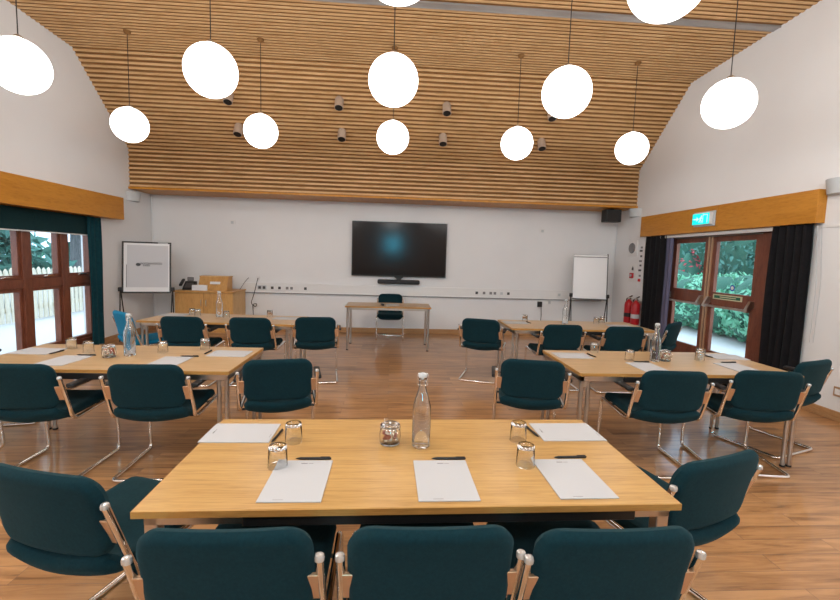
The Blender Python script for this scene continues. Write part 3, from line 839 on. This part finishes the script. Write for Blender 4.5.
b = new(); box(b, -.01, .08, .041, .045, .165, .215); obj('display', b, 'grey', t)
b = new(); prism(b, [(-.085,.0445),(.02,.122),(.02,.125),(-.085,.0475)], -.03, .10); obj('keypad', b, 'darkgrey', t)
t = thing('tissue_box', 'white cardboard box beside the telephone on the oak cabinet', 'box', (-3.44,8.25,.8305), 0)
b = new(); box(b, -.13, .13, -.055, -.005, 0, .10, .004, 1); obj('carton', b, 'board', t)
b = new(); box(b, -.06, .06, -.045, -.015, .1, .103, .001, 1); obj('opening_flap', b, 'board', t)

# flipcharts
def easel(x, y, rz, w, h, zb, label, frame, logo):
    t = thing('flipchart_easel', label, 'flipchart', (x,y,0), rad(rz))
    f = .026 if frame == 'black' else .012
    tilt = .15
    def til(b):
        for v in b.verts: v.co.y += (v.co.z-zb)*tilt
        return b
    b = new(); box(b, -w/2+.01, w/2-.01, -.008, .008, zb+.01, zb+h-.01, .002, 1); til(b); bd = obj('whiteboard', b, 'board', t)
    b = new()
    for a in ((-w/2,w/2,zb,zb+f),(-w/2,w/2,zb+h-f,zb+h),(-w/2,-w/2+f,zb,zb+h),(w/2-f,w/2,zb,zb+h)):
        box(b, a[0], a[1], -.016, .012, a[2], a[3], .004, 1)
    til(b); obj('board_frame', b, 'blackmetal' if frame == 'black' else 'offwhite', t)
    if logo:
        b = new(); box(b, -w/2+.075, w/2-.045, -.013, -.009, zb+.10, zb+h-.06); til(b); sh = obj('paper_sheet', b, 'sheet', t)
        b = new(); box(b, -w/2+.065, -w/2+.072, -.014, -.010, zb+.10, zb+h*.55); til(b); obj('sheet_edge', b, 'darkgrey', t)
        q = -.015 + .5*h*tilt
        b = new(); lathe(b, [(.026,0),(.022,-.002),(.003,-.003)], 16, (-.125,q,zb+h*.555), 'y')
        for v in b.verts: v.co.x = -.125+(v.co.x+.125)*1.4
        obj('logo', b, 'darkgrey', t)
        text('lettering', 'WYCHWOOD', .050, 'darkgrey', t, (.065,q+.001,zb+h*.575), (rad(90),0,0), .0008)
        text('lettering', 'PARK', .046, 'darkgrey', t, (.0,q-.001,zb+h*.535), (rad(90),0,0), .0008)
        b = new(); box(b, w/2-.20, w/2-.05, -.018, -.016, zb+h-.020, zb+h-.006); til(b); obj('maker_plate', b, 'offwhite', t)
    else:
        b = new(); box(b, -w/2+.02, w/2-.03, -.013, -.009, zb+.02, zb+h-.06); til(b); obj('paper_sheet', b, 'board', t)
        b = new(); box(b, -w/2+.01, w/2-.01, -.02, -.008, zb+h-.06, zb+h-.045, .002, 1); til(b); obj('clamp_bar', b, 'grey', t)
        b = new(); box(b, w/2-.008, w/2+.012, -.014, .014, zb-.02, zb+h+.015, .003, 1); til(b); obj('side_rail', b, 'blackmetal', t)
        b = new(); box(b, -w/2-.004, w/2, -.05, .010, zb-.012, zb+.008, .003, 1); til(b); obj('pen_tray', b, 'blackmetal', t)
    for s in (-1, 1):
        b = new(); box(b, s*(w/2+.02)-.028, s*(w/2+.02)+.028, -.03, .04, zb+.03, zb+.10, .006, 2); obj('pivot_clamp', b, 'black', t, True)
        b = new(); tube(b, [(s*(w/2+.02),-.0,zb+.07),(s*(w/2+.0),-.22,.012)], .010, 8); obj('leg', b, 'blackmetal', t, True)
        b = new(); tube(b, [(s*(w/2+.02),.02,zb+.07),(s*(w/2-.0),.24,.012)], .010, 8); obj('leg', b, 'blackmetal', t, True)
easel(-4.14, 7.80, 17, .73, .87, .80, 'black framed flipchart easel with printed logo sheet in the back left corner', 'black', True)
easel(3.83, 8.30, -15, .63, .86, .84, 'pale framed flipchart easel with a blank sheet near the fire extinguishers', 'pale', False)

# black loudspeaker under the bulkhead, wall uplighters
t = thing('loudspeaker', 'black box loudspeaker hanging under the wooden bulkhead at the back right', 'speaker', (4.22,8.42,2.46), 0)
b = new(); box(b, -.145, .145, -.11, .11, -.13, .105, .008, 2); obj('cabinet', b, 'black', t)
b = new(); box(b, -.13, .13, -.114, -.109, -.115, .09); obj('grille', b, 'black', t)
b = new(); box(b, -.03, .03, -.03, .03, .10, .126); obj('mount', b, 'blackmetal', t)
def uplight(x, s, y, z, label):
    t = thing('wall_uplighter', label, 'wall lamp', (x,y,z), 0, 'grey white wall uplighters')
    b = new(); n = 14; outl = [(0,-.19)] + [(-s*.135*math.sin(PI*k/n)**.7, -.19+.38*k/n) for k in range(1,n)] + [(0,.19)]
    prism(b, [(a, c) for a, c in outl], -.075, .075, 'xy'); 
    for v in b.verts:
        if v.co.z < 0: v.co.x *= .8; v.co.y *= .88
    obj('shade', b, 'offwhite', t, True)
    b = new(); box(b, min(0,-s*.03), max(0,-s*.03), -.05, .25 if z < 2.5 else .10, -.04, .05, .004, 1); obj('wall_box', b, 'white', t)
uplight(-XW, -1, 8.28, 2.455, 'grey wall uplighter on the left wall between pelmet and back corner')
uplight(XW, 1, 8.22, 2.50, 'grey wall uplighter on the right wall above the round wall sounder')
uplight(XW, 1, 4.33, 2.40, 'grey wall uplighter at the near end of the right pelmet, cut by the picture edge')

# exit sign on pelmet
t = thing('exit_sign', 'glowing green exit sign with running figure on the right pelmet', 'sign', (4.486,6.19,2.215), 0); t.scale = (.85,.84,.84)
b = new(); box(b, -.012, 0, -.27, .25, -.125, .125, .003, 1); obj('back_plate', b, 'offwhite', t)
b = new(); box(b, -.065, -.012, -.22, .215, -.10, .10, .006, 2); obj('light_box', b, 'white', t)
b = new(); box(b, -.069, -.065, -.205, .205, -.09, .09); obj('face', b, 'exitgreen', t)
b = new(); x = -.0705                                              # arrow, door and running figure
def flat(poly): prism(b, [(-a, c) for a, c in poly], x, -.069, 'yz')
flat([(-.18,-.01),(-.10,-.01),(-.10,-.04),(-.04,.0),(-.10,.04),(-.10,.01),(-.18,.01)])
flat([(.05,-.07),(.05,.07),(.17,.07),(.17,-.07),(.155,-.07),(.155,.058),(.065,.058),(.065,-.07)])
lathe(b, [(.014,0),(.014,.001)], 14, (x,-.02,.045), 'x')
flat([(-.01,.03),(.03,.03),(.045,.0),(.035,-.005),(.02,.015),(.012,-.015),(.035,-.035),(.03,-.075),(.015,-.075),(.017,-.045),(-.005,-.03),(-.03,-.065),(-.045,-.06),(-.02,-.02),(-.01,.0),(-.03,-.005),(-.035,.005)])
obj('symbols', b, 'exitwhite', t)

# items on the right wall next to the far curtain
t = thing('wall_sounder', 'round grey wall sounder in a white frame left of the far curtain', 'alarm', (XW,8.22,1.84), 0)
b = new(); box(b, -.02, 0, -.16, .16, -.15, .15, .004, 1); obj('frame', b, 'white', t)
b = new(); lathe(b, [(.095,0),(.10,-.012),(.085,-.03),(.004,-.034)], 24, (-.02,0,0), 'x'); obj('grille', b, 'grey', t, True)
t = thing('fire_call_point', 'red break glass fire call point on a white plate above the extinguishers', 'alarm', (XW,8.18,1.36), 0)
b = new(); box(b, -.008, 0, -.15, .15, -.15, .17, .002, 1); obj('plate', b, 'white', t)
b = new(); box(b, -.04, -.008, -.05, .05, -.09, .01, .005, 2); obj('call_box', b, 'red', t)
b = new(); box(b, -.0425, -.04, -.03, .03, -.06, -.015); obj('glass_window', b, 'paper', t)
b = new(); prism(b, [(-.03,.06),(.03,.06),(.03,.10),(0,.14),(-.03,.10)], -.011, -.008); obj('flame_symbol', b, 'darkgrey', t)
t = thing('notice_strip', 'narrow tall white notice with dark print beside the far curtain', 'notice', (XW,7.94,1.55), 0)
b = new(); box(b, -.006, 0, -.07, .07, -.45, .47, .001, 1); obj('panel', b, 'board', t)
for k, z in enumerate((.30,.24,.14,.05,-.03,-.12,-.22)):
    b = new(); box(b, -.0075, -.006, -.045, .045 if k % 2 else .02, z-.02, z+.015); obj('printed_symbol', b, 'darkgrey' if k % 3 else 'grey', t)
b = new(); box(b, -.0075, -.006, -.045, .045, -.33, -.28); obj('red_print', b, 'redprint', t)
def extinguisher(x, y, label, hose):
    t = thing('fire_extinguisher', label, 'fire extinguisher', (x,y,.43), rad(90), 'red fire extinguishers hanging on the right wall')
    b = new(); lathe(b, [(.05,0),(.072,.006),(.075,.03),(.075,.34),(.068,.385),(.045,.42),(.026,.435),(.024,.45)], 24); bo = obj('cylinder', b, 'red', t, True)
    b = new(); lathe(b, [(.0762,0),(.0762,.075)], 24, (0,0,.12)); obj('label_band', b, 'paper' if hose else 'black', bo, True)
    b = new(); lathe(b, [(.02,.45),(.026,.455),(.026,.485),(.012,.495)], 16); obj('valve', b, 'steel', t, True)
    b = new(); prism(b, [(.03,.48),(-.09,.53),(-.095,.515),(.0,.475)], -.011, .011, 'xz'); prism(b, [(.02,.47),(-.08,.465),(-.08,.455),(.0,.455)], -.011, .011, 'xz'); obj('handle', b, 'black', t)
    b = new(); tube(b, [(.02,0,.47),(.085,0,.46),(.098,0,.36),(.095,0,.14)], [.010]*13 + [.014]*1 if False else .010, 8, .05); obj('hose', b, 'black', t, True)
    b = new(); box(b, -.02, .02, -.11, -.07, .36, .43, .003, 1); obj('wall_hook', b, 'steel', t)
extinguisher(4.49, 8.04, 'red fire extinguisher on the right wall, the one nearer the back corner', False)
extinguisher(4.49, 7.80, 'red fire extinguisher on the right wall, the one nearer the curtain, white label', True)
b = new(); box(b, 4.585, 4.6, 3.98, 4.15, .26, .35, .003, 1)
t = thing('wall_socket', 'double socket with dark frame low on the right wall near the picture edge', 'socket', (XW,4.10,.30), 0)
b.free()
b = new(); box(b, -.010, 0, -.085, .085, -.05, .05, .003, 1); obj('face_plate', b, 'bracket', t)
for k in (-1, 1):
    b = new(); box(b, -.013, -.0095, k*.04-.028, k*.04+.028, -.03, .03, .002, 1); obj('insert', b, 'white', t)

# ------------------------------------------------------------------ curtains and blinds
def curtain(name, m, x, y0, y1, z0, z1, folds, amp, label, cat='curtain', pinch=.75, wall_s=1):
    b = new(); n = folds*12; rows_ = 16; F = []
    rnd = random.Random(int(y0*100)); ph = [rnd.uniform(-.5,.5) for _ in range(folds+2)]
    for side in (0, 1):
        G = []
        for j in range(rows_+1):
            v = j/rows_; z = z0+(z1-z0)*v
            sp = 1 if v < .9 else 1-(v-.9)*.3
            row = []
            for i in range(n+1):
                u = i/n; k = u*folds
                a = amp*(pinch+(1-pinch)*(1-v))*(1+.25*math.sin(3.1*k+ph[int(k)]))
                yc = (y0+y1)/2; y = yc+(y0+(y1-y0)*u-yc)*sp + .008*math.sin(5*v+k)
                xx = x + a*math.sin(2*PI*k + .5*math.sin(4*v+k*1.7)) + (.004 if side else 0)*wall_s
                row.append(b.verts.new((xx, y, z)))
            G.append(row)
        F.append(G)
    for side in (0, 1):
        G = F[side]
        for j in range(rows_):
            for i in range(n): b.faces.new((G[j][i], G[j][i+1], G[j+1][i+1], G[j+1][i]))
    A, B = F
    for i in range(n):
        b.faces.new((A[0][i], A[0][i+1], B[0][i+1], B[0][i])); b.faces.new((A[-1][i], A[-1][i+1], B[-1][i+1], B[-1][i]))
    for j in range(rows_):
        b.faces.new((A[j][0], A[j+1][0], B[j+1][0], B[j][0])); b.faces.new((A[j][-1], A[j+1][-1], B[j+1][-1], B[j][-1]))
    o = obj(name, b, m, None, True); tag(o, label, cat); return o
curtain('curtain', 'curtaindark', 4.535, 7.12, 7.70, .04, 2.033, 4, .028, 'black curtain gathered beside the fire extinguishers, far side of the garden doors')
curtain('curtain', 'curtaindark', 4.535, 4.55, 5.06, .04, 2.033, 5, .034, 'heavy black curtain gathered at the near side of the garden doors')
curtain('curtain_lining', 'lining', 4.57, 6.98, 7.17, .04, 2.0, 2, .010, 'violet grey curtain lining between the far black curtain and the door frame', 'curtain')
curtain('curtain', 'curtainteal', -4.555, 7.02, 7.32, .03, 2.012, 3, .020, 'narrow dark teal curtain hanging at the far end of the left windows')
for i, (ya, yb, l) in enumerate(((6.075,7.24,'dark green roller blind, rolled up high over the far left windows'),(4.9,6.073,'dark green roller blind over the left windows, nearer one cut by the picture edge'))):
    t = thing('roller_blind', l, 'blind', (0,0,0), 0, 'dark green roller blinds')
    b = new(); tube(b, [(-4.615,ya,1.985),(-4.615,yb,1.985)], .026, 14); obj('roller', b, 'blind', t, True)
    b = new(); box(b, -4.5915, -4.5885, ya+.001, yb-.001, 1.735, 2.012); obj('fabric', b, 'blind', t)
    b = new(); box(b, -4.597, -4.583, ya+.01, yb-.01, 1.722, 1.738, .003, 1); obj('bottom_bar', b, 'white', t)
b = new(); tube(b, [(-4.575,7.26,2.0),(-4.575,7.26,1.38)], .003, 6); lathe(b, [(.004,.04),(.012,.03),(.012,0),(.004,-.005)], 10, (-4.575,7.26,1.34))
tag(obj('blind_cord', b, 'white', None, True), 'white pull cord of the roller blind beside the teal curtain', 'cord')
for i, (yy, l) in enumerate(((4.52,'thin white pull cord hanging from the near end of the right pelmet, inner one'),(4.50,'thin white pull cord hanging from the near end of the right pelmet, outer one'))):
    b = new(); tube(b, [(4.545+.03*i,yy-.0,2.03),(4.55+.03*i,yy-.06,1.4),(4.56+.02*i,yy-.05,.75)], .0025, 6, .1)
    tag(obj('pull_cord', b, 'offwhite', None, True), l, 'cord', 'cords at the right pelmet')

# ------------------------------------------------------------------ outside
b = new(); box(b, -26, -XW-WT, -8, 30, -.12, -.02); struct('ground_left', b, 'concrete')
b = new(); box(b, XW+WT, 26, -8, 30, -.12, -.02); struct('ground_right', b, 'gravel')
def leaves(b, n, fn, size, rnd):
    for _ in range(n):
        p, nrm = fn(rnd)
        d = Vector((rnd.gauss(0,1), rnd.gauss(0,1), rnd.gauss(0,.7))) + nrm*.9
        d.normalize(); a = d.cross(Vector((rnd.gauss(0,1), rnd.gauss(0,1), rnd.gauss(0,1)))).normalized(); c = d.cross(a)
        s = size*rnd.uniform(.6,1.3)
        vs = [b.verts.new(p+a*s), b.verts.new(p+c*s*.42+d*s*.12), b.verts.new(p-a*s), b.verts.new(p-c*s*.42+d*s*.12)]
        b.faces.new(vs)
def blobby(bm, c, r, rnd, sub=3, amp=.16):
    res = bmesh.ops.create_icosphere(bm, subdivisions=sub, radius=1)
    for v in res['verts']:
        k = 1+amp*(math.sin(v.co.x*5+rnd)+math.sin(v.co.y*6+rnd*2)+math.sin(v.co.z*5+rnd*3))/2
        v.co = Vector((c[0]+v.co.x*r[0]*k, c[1]+v.co.y*r[1]*k, c[2]+v.co.z*r[2]*k))
def hedge(name, label, boxes, n, m, size, seed):
    rnd = random.Random(seed); t = thing(name, label, 'hedge', (boxes[0][0],boxes[0][1],-.02), 0)
    ox, oy = boxes[0][0], boxes[0][1]
    b = new(); lb = new()
    for (cx,cy,rx,ry,h) in boxes:
        blobby(b, (cx-ox,cy-oy,h*.5), (rx*.9,ry*.9,h*.5), cx+cy)
        def fn(r, cx=cx, cy=cy, rx=rx, ry=ry, h=h):
            th = r.uniform(0,2*PI); u = r.uniform(-.95,1); q = math.sqrt(1-u*u)
            k = r.uniform(.88,1.06)+.08*math.sin(th*5+u*6)
            nn = Vector((q*math.cos(th), q*math.sin(th), u))
            return Vector((cx-ox+nn.x*rx*k, cy-oy+nn.y*ry*k, h*.5+nn.z*h*.5*k)), nn
        leaves(lb, n, fn, size, rnd)
    for v in b.verts: v.co.z = max(v.co.z, .0)
    for v in lb.verts: v.co.z = max(v.co.z, .02)
    obj('inner_branches', b, 'core', t, True); obj('foliage', lb, m, t)
hedge('laurel_hedge', 'low leafy green hedge outside the garden doors beyond the gravel', [(7.75,8.2,.95,1.3,1.32),(7.9,10.0,1.0,1.5,1.36),(7.8,12.0,1.0,1.5,1.32),(7.9,6.4,1.0,1.2,1.3)], 3400, 'leaf', .075, 3)
hedge('tall_shrub', 'tall dark leafy shrubbery behind the low hedge outside the garden doors', [(10.6,9.0,1.2,1.9,3.6),(11.0,12.0,1.4,2.1,4.0),(11.2,15.5,1.6,2.5,4.2),(10.8,18.5,1.6,2.0,3.8)], 3000, 'leafdark', .10, 5)
hedge('pale_shrub', 'pale green shrub outside the near garden door, in front of the dark shrubbery', [(9.5,8.2,.7,1.1,1.55),(9.6,10.3,.7,1.0,1.5)], 1800, 'leafpale', .07, 6)
hedge('red_leaved_shrub', 'red leaved shrub seen through the upper pane of the far garden door', [(9.5,13.6,.32,.45,2.0)], 330, 'leafred', .06, 8)
# picket fence on the left
t = thing('picket_fence', 'bleached wooden picket fence outside the left windows', 'fence', (-7.4,0,-.02), 0)
rnd = random.Random(4)
b = new(); y = 2.5
while y < 16:
    w = .085; h = 1.12+rnd.uniform(-.015,.015)
    prism(b, [(y,.05),(y+w,.05),(y+w,h-.05),(y+w/2,h),(y,h-.05)], -.012, .012); y += .135
obj('pickets', b, 'fence', t)
b = new(); box(b, -.055, -.013, 2.4, 16.1, .25, .34); box(b, -.055, -.013, 2.4, 16.1, .92, 1.01); obj('rails', b, 'fence', t)
for k in range(6):
    b = new(); yy = 2.6+k*2.6; box(b, -.14, -.055, yy, yy+.09, 0, 1.2, .005, 1); obj('post', b, 'fence', t)
def tree(x, y, h, r, m, label, seed, trunk_r=.18, low=1.2):
    rnd = random.Random(seed); t = thing('garden_tree', label, 'tree', (x,y,-.02), 0, 'trees beyond the fence')
    b = new(); tube(b, [(0,0,0),(.05,0,h*.4),(0,.05,h*.85)], [trunk_r,trunk_r*.8,trunk_r*.3], 12); obj('trunk', b, 'bark', t, True)
    lb = new()
    def fn(q):
        u = q.random(); z = low+(h-low)*u; rr = r*(1-.75*u)*(.55+.45*q.random()); th = q.uniform(0,2*PI)
        rr *= 1+.3*math.sin(z*4+th*2)
        return Vector((rr*math.cos(th), rr*math.sin(th), z-.25*rr)), Vector((math.cos(th), math.sin(th), .3))
    leaves(lb, 4600, fn, .19, rnd); obj('crown', lb, m, t)
tree(-10.2, 11.2, 6.5, 1.8, 'leafdark', 'dark green tree beyond the fence, seen through the leftmost window', 1, .2, .9)
tree(-9.6, 14.6, 7.5, 1.6, 'leafdark', 'tree with a broad grey trunk beyond the fence, seen through the middle window', 2, .42, 3.2)
tree(-11.5, 19.5, 6.0, 2.2, 'leafdark', 'bushy dark tree far beyond the fence, seen through the window nearest the curtain', 3, .25, .7)
tree(-14.5, 16.0, 7.0, 2.4, 'leaf', 'green tree farther back, between the dark trees beyond the fence', 4, .25, 1.0)
tree(-13.0, 8.0, 7.0, 2.4, 'leafdark', 'large dark tree beyond the fence at the left picture edge', 5, .25, .8)

# ------------------------------------------------------------------ world, camera
w = bpy.data.worlds.new('overcast_sky'); S.world = w; w.use_nodes = True; nt = w.node_tree
bg = nt.nodes['Background']; tc = nt.nodes.new('ShaderNodeTexCoord')
n = nt.nodes.new('ShaderNodeTexNoise'); n.inputs['Scale'].default_value = 3; n.inputs['Detail'].default_value = 5
nt.links.new(tc.outputs['Generated'], n.inputs['Vector'])
r = nt.nodes.new('ShaderNodeValToRGB'); r.color_ramp.elements[0].position = .4; r.color_ramp.elements[0].color = (.45,.68,1,1)
r.color_ramp.elements[1].position = .6; r.color_ramp.elements[1].color = (.95,.98,1,1)
nt.links.new(n.outputs['Fac'], r.inputs['Fac']); nt.links.new(r.outputs['Color'], bg.inputs['Color']); bg.inputs['Strength'].default_value = 3.0

F, YAW, PITCH, ROLL, H = 442.82, .066993, .0955121, .0299487, 1.54175
cy, sy, cp, sp = math.cos(YAW), math.sin(YAW), math.cos(PITCH), math.sin(PITCH)
fw = Vector((sy*cp, cy*cp, -sp)); r0 = Vector((cy,-sy,0)); u0 = r0.cross(fw)
rt = r0*math.cos(ROLL)+u0*math.sin(ROLL); up = u0*math.cos(ROLL)-r0*math.sin(ROLL)
cam = bpy.data.cameras.new('camera'); co = bpy.data.objects.new('camera', cam); C.objects.link(co)
co.matrix_world = Matrix(((rt.x,up.x,-fw.x,0),(rt.y,up.y,-fw.y,0),(rt.z,up.z,-fw.z,H),(0,0,0,1)))
cam.sensor_width = 36; cam.lens = F*36/840; cam.clip_start = .05; cam.clip_end = 200
S.camera = co
S.view_settings.view_transform = 'Standard'; S.view_settings.look = 'None'
S.view_settings.gamma = 1; S.view_settings.use_curve_mapping = False; S.view_settings.exposure = .3
